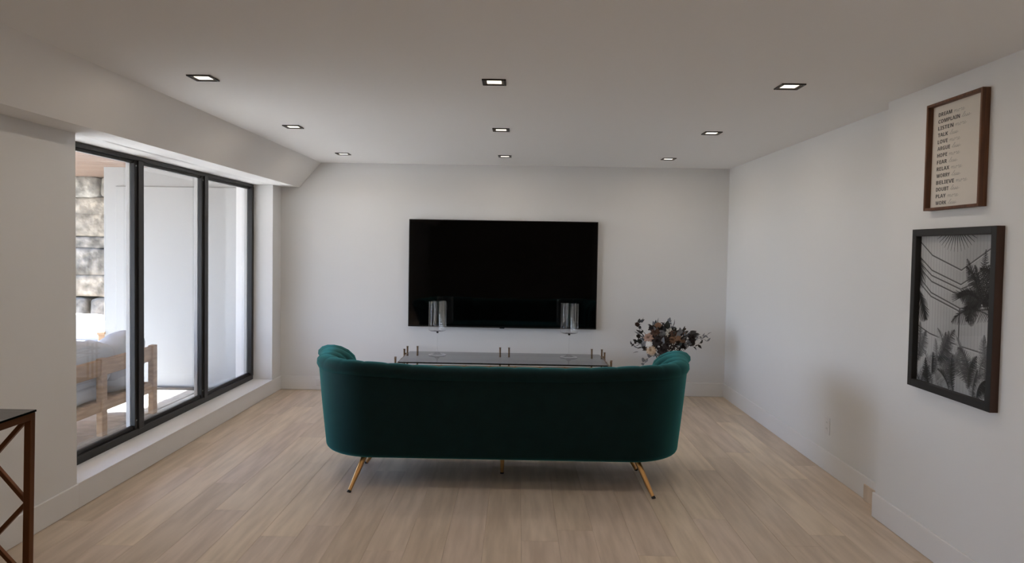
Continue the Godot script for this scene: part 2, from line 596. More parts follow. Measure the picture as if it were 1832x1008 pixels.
# ------------------------------------------------------------------ outside
func build_patio() -> void:
	var ground := -0.02
	var st := new_st()
	box_between(st, Vector3(-12.0, -0.25, -9.6), Vector3(-2.82, ground - 0.035, 6.0))
	var patio := struct("patio_floor", done(st), mats.mortar, "patio of square grey pavers outside the window", "patio")
	var rng := RandomNumberGenerator.new()
	rng.seed = 12
	var s := 0.45
	var protos := []
	for k in 3:
		var s2 := new_st()
		box(s2, Vector3(0, -0.02, 0), Vector3(s - 0.012, 0.04, s - 0.012), 0.006)
		protos.append(done(s2).commit())
	for i in 13:
		for j in 12:
			var x := -2.82 - s * (i + 0.5)
			var z := -3.3 - s * (j + 0.5)
			if z < -7.3 and x > -4.4:
				continue
			var tilt := Basis.from_euler(Vector3(rng.randf_range(-0.006, 0.006), 0, rng.randf_range(-0.006, 0.006)))
			put("paver", protos[rng.randi_range(0, 2)], mats["paver%d" % rng.randi_range(0, 2)], patio, Transform3D(tilt, Vector3(x, ground + rng.randf_range(-0.003, 0.002), z)))
	# white wall that closes the patio, its lower part standing proud of the upper
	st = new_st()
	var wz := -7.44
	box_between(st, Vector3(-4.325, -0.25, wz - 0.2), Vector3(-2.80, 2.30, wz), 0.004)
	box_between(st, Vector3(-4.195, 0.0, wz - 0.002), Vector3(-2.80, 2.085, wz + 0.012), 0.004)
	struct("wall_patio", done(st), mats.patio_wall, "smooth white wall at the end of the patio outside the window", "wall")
	st = new_st()
	box_between(st, Vector3(-4.33, -0.25, wz), Vector3(-2.83, ground + 0.012, wz + 0.07), 0.004)
	struct("trim_1", done(st), mats.mortar, "grey kerb strip at the foot of the patio wall", "kerb")
	# roof over the patio, lined with cedar boards
	st = new_st()
	box_between(st, Vector3(-5.8, 2.30, -9.6), Vector3(-2.80, 2.5, 3.4))
	var roof := struct("porch_roof", done(st), mats.patio_wall, "patio roof lined with pinkish cedar boards above the window", "roof")
	var bw := 0.14
	st = new_st()
	box(st, Vector3(0, 0, 0), Vector3(2.96, 0.018, bw - 0.004), 0.003)
	var board := done(st).commit()
	var z := -9.5
	while z < 3.2:
		put("ceiling_board", board, mats["cedar%d" % rng.randi_range(0, 2)], roof, Transform3D(Basis.IDENTITY, Vector3(-4.305, 2.289, z + bw * 0.5)))
		z += bw
	# retaining wall of big rough stones behind
	st = new_st()
	box_between(st, Vector3(-8.6, -0.25, -9.5), Vector3(-3.6, 2.26, -8.85))
	var rw := struct("wall_stone", done(st), mats.mortar, "retaining wall of large rough limestone blocks beyond the patio", "wall")
	var nz := FastNoiseLite.new()
	nz.seed = 8
	nz.frequency = 1.6
	nz.fractal_octaves = 5
	var courses := [-0.12, 0.26, 0.56, 0.835, 1.10, 1.42, 1.56, 2.035, 2.29]
	for c in courses.size() - 1:
		var y0: float = courses[c]
		var y1: float = courses[c + 1]
		var x := -3.75 - rng.randf() * 0.3
		while x > -8.4:
			var l := rng.randf_range(0.75, 1.3)
			var h := y1 - y0
			st = new_st()
			lump(st, Vector3(x - l * 0.5, (y0 + y1) * 0.5, -8.75 + rng.randf_range(-0.02, 0.03)), Vector3(l - 0.01, h + 0.005, 0.42), 9.0, 9, nz, 0.035 if h > 0.2 else 0.02, 1.4)
			obj("stone", done(st), mats["stone1" if c == 5 else "stone%d" % rng.randi_range(0, 2)], rw)
			x -= l
	# outdoor sofa, its back to the window
	build_outdoor_seat("outdoor_sofa", Vector3(-3.21, ground, -5.53), 0.0, 1.62, 2, "weathered teak patio sofa with white cushions, its back to the window", "sofa")
	build_outdoor_seat("outdoor_armchair", Vector3(-4.95, ground - 0.0, -8.12), PI * 0.5 + 0.3, 0.80, 1, "teak patio armchair with a white cushion before the stone wall", "armchair")

# seat whose back post stands at x = 0; it faces -x, n cushions along z
func build_outdoor_seat(called: String, at: Vector3, turn: float, length: float, n: int, label: String, category: String) -> void:
	var t := thing(called, label, category, at, turn)
	var g := 0.0
	var hz := length * 0.5
	var d := 0.84
	var posts := [-hz + 0.03, hz - 0.03] if n == 1 else [-hz + 0.03, 0.0, hz - 0.03]
	for z in posts:
		var st := new_st()
		box_between(st, Vector3(-0.05, g, z - 0.035), Vector3(0.0, 0.612, z + 0.035), 0.004)
		obj("back_post", done(st), mats.teak, t)
	for z in [-hz + 0.03, hz - 0.03]:
		var st := new_st()
		box_between(st, Vector3(-d, g, z - 0.03), Vector3(-d + 0.06, 0.55, z + 0.03), 0.004)
		obj("front_post", done(st), mats.teak, t)
		st = new_st()
		box_between(st, Vector3(-d - 0.02, 0.55, z - 0.04), Vector3(-0.05, 0.58, z + 0.04), 0.006)
		obj("arm", done(st), mats.teak, t)
	var st := new_st()
	box_between(st, Vector3(-0.058, 0.475, -hz), Vector3(-0.012, 0.60, hz), 0.005)
	obj("top_rail", done(st), mats.teak, t)
	st = new_st()
	box_between(st, Vector3(-0.06, 0.195, -hz), Vector3(-0.01, 0.275, hz), 0.005)
	box_between(st, Vector3(-d, 0.195, -hz), Vector3(-d + 0.04, 0.275, hz), 0.005)
	for z in [-hz + 0.0, hz - 0.03]:
		box_between(st, Vector3(-d + 0.03, 0.195, z), Vector3(-0.05, 0.275, z + 0.03), 0.004)
	box_between(st, Vector3(-d + 0.03, 0.215, -hz + 0.03), Vector3(-0.05, 0.235, hz - 0.03), 0.002)
	obj("seat_frame", done(st), mats.teak, t)
	var nz := FastNoiseLite.new()
	nz.seed = 3
	nz.frequency = 3.0
	var cuts := [-hz + 0.04, hz - 0.04] if n == 1 else [-hz - 0.03, -hz + 0.46, hz - 0.04]
	for i in n:
		var cl: float = cuts[i + 1] - cuts[i]
		var zc: float = (cuts[i + 1] + cuts[i]) * 0.5
		st = new_st()
		lump(st, Vector3(-0.46, 0.335, zc), Vector3(0.72, 0.17, cl - 0.015), 5.0, 12, nz, 0.015, 1.0, 0.02)
		obj("seat_cushion", done(st), mats.linen, t)
		st = new_st()
		lump(st, Vector3.ZERO, Vector3(0.24, 0.42 if n == 2 else 0.36, cl + 0.02), 4.0, 12, nz, 0.03, 1.0, 0.02)
		var bc := obj("back_cushion", done(st), mats.linen, t)
		bc.position = Vector3(-0.215, 0.52, zc)
		bc.rotation.z = -0.12

# ------------------------------------------------------------------ the sofa
# plan of the shell at parameter u (0..1 from the left arm round the back to the right arm) and height share f (0 bottom, 1 top): point and outward normal
func sofa_plan(u: float, f: float) -> Array:
	var half := lerpf(1.155, 1.217, f)
	var flat := lerpf(0.80, 0.825, f)
	var zb := lerpf(0.70, 0.725, f)        # back plane, towards the camera
	var rz := lerpf(0.36, 0.44, f)
	var rx := half - flat
	var zf := -0.035                        # arm fronts
	var arm := (zb - rz) - zf
	var arc := PI * 0.5 * sqrt((rx * rx + rz * rz) * 0.5)
	var total := 2.0 * (arm + arc + flat)
	var s := u * total
	var side := -1.0
	if s > total * 0.5:
		s = total - s
		side = 1.0
	var p: Vector2
	var nn: Vector2
	if s < arm:
		var fl := 1.0 - s / arm               # the arms splay outwards to the front
		p = Vector2(half + 0.105 * f * pow(fl, 1.4), zf + s)
		nn = Vector2(1, 1.4 * 0.105 * f * pow(fl, 0.4) / arm).normalized()
	elif s < arm + arc:
		var a := (s - arm) / arc * PI * 0.5
		p = Vector2(flat + rx * cos(a), zb - rz + rz * sin(a))
		nn = Vector2(cos(a) / rx, sin(a) / rz).normalized()
	else:
		p = Vector2(flat - (s - arm - arc), zb)
		nn = Vector2(0, 1)
	return [Vector3(p.x * side, 0, p.y), Vector3(nn.x * side, 0, nn.y)]

# how far the top edge dips along the back
func sofa_dip(x: float) -> float:
	return -0.026 * (1.0 - smoothstep(0.35, 1.0, absf(x)))

func grid(st: SurfaceTool, rows: Array, flip := false) -> void:
	st.set_smooth_group(7)
	for i in rows.size() - 1:
		for k in rows[i].size() - 1:
			if flip:
				quad(st, rows[i][k], rows[i][k + 1], rows[i + 1][k + 1], rows[i + 1][k])
			else:
				quad(st, rows[i][k], rows[i + 1][k], rows[i + 1][k + 1], rows[i][k + 1])
	st.set_smooth_group(-1)

func build_sofa() -> void:
	var t := thing("sofa", "dark green velvet sofa with a curved channelled back and brass legs, seen from behind", "sofa", Vector3(-0.087, 0, -5.045))
	var y0 := 0.195
	var yt := 0.735
	var n := 120
	# outer shell with an eased lower edge
	var rows := []
	for i in n + 1:
		var u := float(i) / n
		var r := []
		for j in 19:
			var f := 0.0
			var inset := 0.0
			var y := y0
			if j < 6:
				var a := j / 5.0 * PI * 0.5
				inset = 0.035 * (1.0 - sin(a))
				y = y0 + 0.035 * (1.0 - cos(a))
			else:
				f = (j - 5) / 13.0
				y = lerpf(y0 + 0.035, yt, f)
			var b := sofa_plan(u, f * f * 0.35 + f * 0.65)
			r.append(b[0] - b[1] * (inset - 0.006 * sin(f * PI)) + Vector3(0, y + sofa_dip(b[0].x) * f, 0))
		rows.append(r)
	var st := new_st()
	grid(st, rows)
	# underside
	for i in n:
		quad(st, rows[i][0], rows[i + 1][0], Vector3(rows[i + 1][0].x * 0.5, y0, 0.2), Vector3(rows[i][0].x * 0.5, y0, 0.2))
	obj("shell", done(st), mats.velvet, t)
	# padded inside, in channels that roll over the top
	var prof := [Vector2(-0.002, 0.715), Vector2(-0.012, 0.735), Vector2(-0.010, 0.762), Vector2(0.008, 0.786), Vector2(0.035, 0.797), Vector2(0.07, 0.795), Vector2(0.105, 0.782), Vector2(0.14, 0.755), Vector2(0.168, 0.715), Vector2(0.182, 0.66), Vector2(0.188, 0.58), Vector2(0.19, 0.50), Vector2(0.19, 0.40), Vector2(0.19, 0.26)]
	var channels := 23.0
	n = 276
	rows = []
	for i in n + 1:
		var u := float(i) / n
		var b := sofa_plan(u, 1.0)
		var ph := absf(sin(u * channels * PI))
		var bulge := 0.030 * (pow(ph, 0.55) - 0.8)
		var end := minf(u, 1.0 - u) * 3.9 / 0.055          # round off the arm fronts
		var shrink := sqrt(maxf(0.0, 1.0 - pow(1.0 - minf(end, 1.0), 2.0)))
		var r := []
		for j in prof.size():
			var p: Vector2 = prof[j]
			var q: Vector2 = prof[maxi(j - 1, 0)]
			var q2: Vector2 = prof[mini(j + 1, prof.size() - 1)]
			var tn := (q2 - q).normalized()
			var out := Vector2(-tn.y, tn.x)
			var amount: float = bulge * [0.0, 0.03, 0.06, 0.08, 0.10, 0.16, 0.35, 0.7, 1.0, 1.0, 1.0, 1.0, 1.0, 1.0][j]
			var pp := p + out * amount
			pp.x *= 1.0 + 0.42 * clampf(1.0 - minf(u, 1.0 - u) * 3.6 / 0.55, 0.0, 1.0)      # the arms are thicker than the back
			var d := lerpf(0.09, pp.x, 0.25 + 0.75 * shrink)
			var y := lerpf(minf(pp.y, 0.70), pp.y, shrink)
			r.append(b[0] - b[1] * d + Vector3(0, y + sofa_dip(b[0].x) * clampf((y - 0.4) * 3.0, 0, 1), 0))
		rows.append(r)
	st = new_st()
	grid(st, rows)
	for e in [0, n]:                                          # arm fronts
		var c := Vector3.ZERO
		for p in rows[e]:
			c += p / rows[e].size()
		for j in prof.size() - 1:
			if e == 0:
				tri(st, c, rows[e][j], rows[e][j + 1])
			else:
				tri(st, c, rows[e][j + 1], rows[e][j])
	obj("channelled_back", done(st), mats.velvet, t)
	# front rail, seat and its piping
	st = new_st()
	lump(st, Vector3(0, 0.275, -0.03), Vector3(2.06, 0.17, 0.12), 10.0, 10, null, 0)
	box_between(st, Vector3(-1.0, 0.20, 0.02), Vector3(1.0, 0.33, 0.52), 0.01)
	obj("seat_base", done(st), mats.velvet, t)
	st = new_st()
	lump(st, Vector3(0, 0.40, 0.225), Vector3(2.06, 0.16, 0.60), 7.0, 16, null, 0, 1.0, 0.015)
	obj("seat_cushion", done(st), mats.velvet, t)
	# legs: splayed, tapering, dark tipped
	for l in [[Vector3(-0.848, y0 + 0.01, 0.60), Vector3(-0.919, 0.0, 0.750)], [Vector3(0.845, y0 + 0.01, 0.60), Vector3(0.935, 0.0, 0.757)], [Vector3(-0.80, y0 + 0.01, 0.22), Vector3(-0.94, 0.0, 0.150)], [Vector3(0.80, y0 + 0.01, 0.22), Vector3(0.922, 0.0, 0.200)], [Vector3(0.005, y0 + 0.01, 0.327), Vector3(0.005, 0.0, 0.327)]]:
		var a: Vector3 = l[0]
		var b: Vector3 = l[1]
		st = new_st()
		tube(st, [a, a.lerp(b, 0.5), a.lerp(b, 0.955)], [0.0185, 0.0150, 0.0108], 16)
		var lg := obj("leg", done(st), mats.brass, t)
		st = new_st()
		tube(st, [a.lerp(b, 0.95), b + Vector3(0, 0.0015, 0)], [0.0122, 0.0122], 16)
		obj("foot_cap", done(st), mats.dark_foot, lg)

# ------------------------------------------------------------------ television
func build_television() -> void:
	var t := thing("television", "wide flat black television mounted on the back wall", "television", Vector3(-0.152, 0.684, -7.332))
	var w := 1.936
	var h := 1.103
	var st := new_st()
	box(st, Vector3(0, h * 0.5, -0.0125), Vector3(w, h, 0.025), 0.003)
	box(st, Vector3(0, h * 0.42, -0.034), Vector3(w * 0.7, h * 0.6, 0.02), 0.006)
	obj("case", done(st), mats.tv_case, t)
	st = new_st()
	box(st, Vector3(0, h * 0.5 + 0.003, 0.0006), Vector3(w - 0.018, h - 0.022, 0.002), 0.0004)
	obj("screen", done(st), mats.tv_screen, t)
	st = new_st()
	box(st, Vector3(0, -0.0035, -0.008), Vector3(0.05, 0.009, 0.012), 0.002)
	obj("sensor_bump", done(st), mats.tv_case, t)

# ------------------------------------------------------------------ glass-topped table
func build_media_table() -> void:
	var t := thing("media_table", "low brass bamboo-style table with a smoked glass top under the television", "table", Vector3(-0.120, 0, -6.86))
	var hx := 0.985
	var hz := 0.36
	var gy := 0.44
	var st := new_st()
	box(st, Vector3(0, gy, 0), Vector3(hx * 2 - 0.05, 0.012, hz * 2 - 0.04), 0.001)
	obj("glass_top", done(st), mats.smoked_glass, t)
	st = new_st()
	box(st, Vector3(0, gy - 0.001, hz - 0.0195), Vector3(hx * 2 - 0.05, 0.010, 0.001), 0.0)
	obj("glass_edge", done(st), mats.glass_edge, t)
	var r := 0.009
	# rails that run past the posts at the corners
	for y in [gy - 0.022, gy - 0.075, 0.10]:
		for s in [-1, 1]:
			st = new_st()
			cane(st, Vector3(-hx - 0.03, y, hz * s), Vector3(hx + 0.03, y, hz * s), r * 0.9, 9)
			obj("rail", done(st), mats.aged_brass, t)
			st = new_st()
			cane(st, Vector3(hx * s, y, -hz - 0.03), Vector3(hx * s, y, hz + 0.03), r * 0.9, 4)
			obj("rail", done(st), mats.aged_brass, t)
	# upright canes: corners with a second one just inside, and pairs half way
	for sz in [-1, 1]:
		for x in [-hx, -hx + 0.10, -0.045, 0.045, hx - 0.10, hx]:
			var tall: float = gy + (0.055 if sz < 0 or absf(x) > hx - 0.01 else -0.012)
			if sz > 0 and absf(x) > hx - 0.01:
				tall = gy + 0.045
			st = new_st()
			var corner := absf(x) > hx - 0.01
			cane(st, Vector3(x, 0.0 if corner or absf(x) < 0.1 else 0.09, (hz + (0.016 if not corner else 0.0)) * sz), Vector3(x, tall, (hz + (0.016 if not corner else 0.0)) * sz), r, 5)
			obj("leg" if corner else "upright", done(st), mats.aged_brass, t)
	for s in [-1, 1]:
		for z in [-hz + 0.10, hz - 0.10]:
			st = new_st()
			cane(st, Vector3((hx + 0.016) * s, 0.09, z), Vector3((hx + 0.016) * s, gy + 0.04, z), r, 5)
			obj("upright", done(st), mats.aged_brass, t)
	st = new_st()
	box(st, Vector3(0, 0.115, 0), Vector3(hx * 2 - 0.04, 0.008, hz * 2 - 0.04), 0.001)
	obj("glass_shelf", done(st), mats.smoked_glass, t)

# a bamboo-like rod with raised joints
func cane(st: SurfaceTool, a: Vector3, b: Vector3, r: float, joints: int) -> void:
	var pts := []
	var rad := []
	for i in joints + 1:
		var f := float(i) / joints
		for d in [-0.012, 0.0, 0.012]:
			var g: float = f + d / a.distance_to(b)
			if g >= 0.0 and g <= 1.0:
				pts.append(a.lerp(b, g))
				rad.append(r * (1.28 if d == 0.0 else 1.0))
	tube(st, pts, rad, 10)

func build_candle_glass(at: Vector3, label: String) -> void:
	var t := thing("candle_holder", label, "candle holder", at, 0.0, "glass candle holders on the table")
	var st := new_st()
	lathe(st, Vector3.ZERO, [Vector2(0.0, 0.001), Vector2(0.084, 0.001), Vector2(0.085, 0.004), Vector2(0.060, 0.010), Vector2(0.030, 0.020), Vector2(0.010, 0.034), Vector2(0.0065, 0.05), Vector2(0.0055, 0.12), Vector2(0.0055, 0.19), Vector2(0.007, 0.218), Vector2(0.0, 0.219)], 40)
	obj("stem", done(st), mats.clear_glass, t)
	st = new_st()
	lathe(st, Vector3.ZERO, [Vector2(0.0, 0.216), Vector2(0.009, 0.217), Vector2(0.012, 0.225), Vector2(0.009, 0.233), Vector2(0.0, 0.234)], 20)
	obj("knob", done(st), mats.glass_edge, t)
	st = new_st()
	lathe(st, Vector3.ZERO, [Vector2(0.0, 0.234), Vector2(0.07, 0.236), Vector2(0.086, 0.246), Vector2(0.088, 0.26), Vector2(0.088, 0.527)], 48)
	obj("cylinder", done(st), mats.clear_glass, t)
	st = new_st()
	lathe(st, Vector3.ZERO, [Vector2(0.0, 0.238), Vector2(0.034, 0.2385), Vector2(0.0355, 0.245), Vector2(0.0355, 0.526)], 36)
	obj("inner_tube", done(st), mats.clear_glass, t)

# ------------------------------------------------------------------ bouquet
# one petal: a cupped patch rising from the centre, width w, length l, tilted out by a from the axis
func petal(st: SurfaceTool, turn: float, lean: float, w: float, l: float, cup: float, lift: float) -> void:
	st.set_smooth_group(9)
	var n := 4
	var g := []
	var b := Basis(Vector3.UP, turn)
	for i in n + 1:
		var v := float(i) / n
		for j in n + 1:
			var u := 2.0 * j / n - 1.0
			var wide := w * sin(PI * (0.18 + 0.64 * v)) * (1.0 if i < n else 0.75)
			var a := lean * (0.45 + 0.65 * v)
			var p := Vector3(u * wide, lift + cos(a) * l * v, sin(a) * l * v - cup * u * u * w)
			if i == n:
				p.z += l * 0.10
				p.y -= absf(u) * l * 0.10
			g.append(b * p)
	for i in n:
		for j in n:
			quad(st, g[i * (n + 1) + j], g[i * (n + 1) + j + 1], g[(i + 1) * (n + 1) + j + 1], g[(i + 1) * (n + 1) + j])
	st.set_smooth_group(-1)

func bloom_mesh(kind: int) -> Mesh:
	var st := new_st()
	if kind == 0:                                  # full rose
		for k in 5:
			var cnt: int = [3, 5, 6, 7, 8][k]
			for i in cnt:
				petal(st, TAU * i / cnt + k * 0.7, [0.12, 0.4, 0.75, 1.1, 1.45][k], [0.30, 0.40, 0.46, 0.48, 0.46][k], [0.55, 0.68, 0.80, 0.92, 1.0][k], 0.5, 0.0)
	elif kind == 1:                                # dahlia of many narrow petals
		for k in 6:
			var cnt: int = [5, 8, 11, 13, 14, 14][k]
			for i in cnt:
				petal(st, TAU * (i + 0.5 * (k % 2)) / cnt, [0.1, 0.4, 0.7, 1.0, 1.3, 1.6][k], 0.20, [0.5, 0.65, 0.78, 0.9, 1.0, 1.0][k], 0.9, 0.0)
	elif kind == 2:                                # half-open bud
		for k in 2:
			var cnt: int = [4, 5][k]
			for i in cnt:
				petal(st, TAU * i / cnt + k * 0.6, [0.08, 0.35][k], 0.42, [1.1, 1.0][k], 0.6, -0.3)
	else:                                          # open anemone
		for k in 2:
			for i in 6:
				petal(st, TAU * i / 6 + k * 0.5, [1.1, 1.45][k], 0.50, [0.8, 1.0][k], 0.35, 0.0)
		lathe(st, Vector3(0, 0.02, 0), [Vector2(0.2, 0.0), Vector2(0.17, 0.12), Vector2(0.0, 0.18)], 10)
	return done(st).commit()

func leaf_mesh(w: float) -> Mesh:
	var st := new_st()
	st.set_smooth_group(4)
	var n := 6
	var prev := []
	for i in n + 1:
		var v := float(i) / n
		var ww := w * sin(PI * pow(v, 0.8)) + 0.012
		var y := v
		var z := -0.22 * v * v
		var r := [Vector3(-ww, y, z + ww * 0.35), Vector3(0, y, z), Vector3(ww, y, z + ww * 0.35)]
		if i > 0:
			for k in 2:
				quad(st, prev[k], prev[k + 1], r[k + 1], r[k])
				quad(st, prev[k] + Vector3(0, 0, -0.01), r[k] + Vector3(0, 0, -0.01), r[k + 1] + Vector3(0, 0, -0.01), prev[k + 1] + Vector3(0, 0, -0.01))
		prev = r
	return done(st).commit()

func aim(dir: Vector3, spin: float, s: float) -> Basis:
	var y := dir.normalized()
	var x := y.cross(Vector3(0.13, 0.3, 0.94)).normalized()
	var z := x.cross(y)
	return Basis(x, y, z) * Basis(Vector3.UP, spin) * Basis.from_scale(Vector3.ONE * s)

func build_bouquet() -> void:
	var t := thing("flower_arrangement", "dusky bouquet of dark, tan and cream flowers in a floor vase behind the sofa arm", "flowers", Vector3(1.47, 0, -7.02))
	var st := new_st()
	lathe(st, Vector3.ZERO, [Vector2(0.0, 0.0), Vector2(0.075, 0.0), Vector2(0.085, 0.01), Vector2(0.115, 0.10), Vector2(0.125, 0.18), Vector2(0.105, 0.27), Vector2(0.065, 0.34), Vector2(0.055, 0.37), Vector2(0.065, 0.395), Vector2(0.058, 0.396), Vector2(0.048, 0.37), Vector2(0.0, 0.30)], 36)
	obj("vase", done(st), mats.vase, t)
	var blooms := []
	for k in 4:
		blooms.append(bloom_mesh(k))
	var leaves := [leaf_mesh(0.26), leaf_mesh(0.36), leaf_mesh(0.17)]
	var mouth := Vector3(0, 0.38, 0)
	var rng := RandomNumberGenerator.new()
	rng.seed = 77
	# x, y from the vase foot, nearer or farther, radius, kind of bloom, colour
	var fl := [
		[-0.170, 0.540, 0.13, 0.050, 1, "petal_cream"], [-0.190, 0.655, 0.09, 0.052, 0, "petal_pink"], [-0.160, 0.675, 0.02, 0.040, 0, "petal_white"],
		[-0.290, 0.775, 0.05, 0.046, 2, "petal_brown"], [-0.280, 0.665, 0.07, 0.040, 2, "petal_plum"], [-0.125, 0.710, 0.09, 0.046, 0, "petal_brown"],
		[-0.145, 0.745, 0.03, 0.040, 3, "petal_plum"], [-0.085, 0.775, 0.02, 0.038, 3, "petal_tan"], [-0.105, 0.630, 0.13, 0.056, 0, "petal_maroon"],
		[-0.045, 0.640, 0.13, 0.054, 1, "petal_plum"], [0.035, 0.640, 0.12, 0.042, 1, "petal_tan"], [0.100, 0.655, 0.11, 0.044, 3, "petal_tan"],
		[0.135, 0.635, 0.10, 0.038, 3, "petal_tan"], [0.165, 0.695, 0.05, 0.034, 2, "petal_tan"], [0.172, 0.740, 0.04, 0.020, 2, "petal_brown"],
		[0.230, 0.655, 0.08, 0.048, 0, "petal_maroon"], [-0.060, 0.545, 0.14, 0.052, 0, "petal_plum"], [0.010, 0.560, 0.14, 0.048, 0, "petal_maroon"],
		[0.080, 0.560, 0.13, 0.050, 0, "petal_plum"], [0.020, 0.725, 0.02, 0.036, 0, "petal_white"], [-0.020, 0.690, 0.06, 0.036, 3, "petal_white"],
		[0.090, 0.620, 0.13, 0.036, 2, "petal_brown"], [-0.140, 0.590, 0.12, 0.030, 2, "petal_brown"], [0.170, 0.590, 0.09, 0.034, 3, "petal_white"], [-0.22, 0.60, 0.07, 0.03, 3, "petal_white"], [0.075, 0.745, -0.03, 0.034, 3, "leaf_grey"],
		[-0.235, 0.600, 0.10, 0.030, 3, "leaf_grey"], [-0.02, 0.59, 0.16, 0.048, 0, "petal_plum"], [0.135, 0.585, 0.12, 0.044, 1, "petal_maroon"], [-0.195, 0.60, 0.12, 0.040, 3, "petal_white"], [0.205, 0.615, 0.09, 0.036, 3, "leaf_grey"], [0.055, 0.70, 0.07, 0.040, 3, "petal_brown"], [-0.06, 0.70, 0.09, 0.040, 1, "leaf_grey"], [0.03, 0.66, -0.10, 0.05, 0, "petal_tan"], [-0.12, 0.65, -0.11, 0.05, 0, "petal_pink"], [0.14, 0.62, -0.10, 0.045, 1, "petal_maroon"], [-0.03, 0.73, -0.06, 0.045, 1, "petal_plum"]]
	st = new_st()
	for f in fl:
		var p := Vector3(f[0], f[1], f[2])
		var dir := (p - Vector3(0, 0.45, -0.02)).normalized() + Vector3(0, 0.0, 0.55 if f[2] > 0 else -0.3)
		put("bud" if f[4] == 2 else "bloom", blooms[f[4]], mats[f[5]], t, Transform3D(aim(dir, rng.randf() * TAU, f[3]), p))
		var base := mouth + Vector3(rng.randf_range(-0.03, 0.03), -0.05, rng.randf_range(-0.03, 0.03))
		tube(st, [base, base.lerp(p, 0.55) + Vector3(0, 0.05, 0), p - dir.normalized() * 0.004], [0.0025, 0.0022, 0.0018], 6)
	obj("stems", done(st), mats.stem, t)
	# leaves: sprays round the flowers
	for i in 150:
		var a := rng.randf_range(-PI, PI)
		var e := rng.randf_range(-0.35, 1.25)
		var rad := rng.randf_range(0.10, 0.30)
		var p := Vector3(cos(a) * cos(e) * rad * 0.95, 0.565 + sin(e) * rad * 0.75, absf(sin(a)) * cos(e) * rad * (0.55 if sin(a) > 0 else -0.5))
		var dir := (p - Vector3(0, 0.46, 0)).normalized() + Vector3(rng.randf_range(-0.5, 0.5), rng.randf_range(-0.5, 0.3), rng.randf_range(-0.5, 0.5))
		var mt := "leaf_dark" if i % 5 < 2 else ("leaf_grey" if i % 5 < 4 else "leaf_green")
		put("leaf", leaves[i % 3], mats[mt], t, Transform3D(aim(dir, rng.randf() * TAU, rng.randf_range(0.05, 0.095)), p))
	# loose sprigs that reach past the rest
	var sprigs := [[Vector3(0.24, 0.64, 0.06), Vector3(0.33, 0.665, 0.06), Vector3(0.385, 0.63, 0.06), "leaf_grey"], [Vector3(0.25, 0.66, 0.05), Vector3(0.33, 0.675, 0.05), Vector3(0.39, 0.69, 0.05), "leaf_grey"], [Vector3(0.20, 0.60, 0.08), Vector3(0.26, 0.57, 0.08), Vector3(0.31, 0.61, 0.08), "leaf_dark"], [Vector3(-0.20, 0.56, 0.10), Vector3(-0.30, 0.60, 0.09), Vector3(-0.345, 0.59, 0.09), "leaf_dark"], [Vector3(-0.13, 0.50, 0.12), Vector3(-0.22, 0.45, 0.13), Vector3(-0.235, 0.40, 0.13), "leaf_grey"], [Vector3(-0.26, 0.70, 0.05), Vector3(-0.285, 0.79, 0.05), Vector3(-0.245, 0.815, 0.05), "leaf_dark"], [Vector3(0.0, 0.72, 0.0), Vector3(0.02, 0.80, 0.0), Vector3(0.03, 0.815, 0.0), "leaf_grey"]]
	for s in sprigs:
		st = new_st()
		tube(st, [Vector3(0, 0.42, 0.03), s[0], s[1], s[2]], [0.0022, 0.002, 0.0016, 0.001], 6)
		var sp := obj("sprig", done(st), mats.stem, t)
		for k in 6:
			var f := k / 5.0
			var p: Vector3 = s[0].lerp(s[1], f * 2.0) if f < 0.5 else s[1].lerp(s[2], f * 2.0 - 1.0)
			var dir: Vector3 = (s[2] - s[0]).normalized() + Vector3(0, 1.0 if k % 2 else -0.8, 0.3)
			put("leaf", leaves[2 if s[3] == "leaf_grey" and s[0].x > 0.2 else k % 2], mats[s[3]], sp, Transform3D(aim(dir, rng.randf() * TAU, rng.randf_range(0.03, 0.06)), p))
	st = new_st()
	for k in 26:
		var p := Vector3(rng.randf_range(-0.06, 0.14), rng.randf_range(0.54, 0.60), 0.19 + rng.randf_range(-0.02, 0.02))
		lathe(st, p, [Vector2(0, -0.006), Vector2(0.005, -0.003), Vector2(0.005, 0.003), Vector2(0, 0.006)], 8)
		tube(st, [p, Vector3(p.x * 0.5, 0.42, 0.05)], [0.0008], 4, false)
	var bb := obj("baby_breath", done(st), mats.petal_white, t)
	bb.set_meta("kind", "stuff")

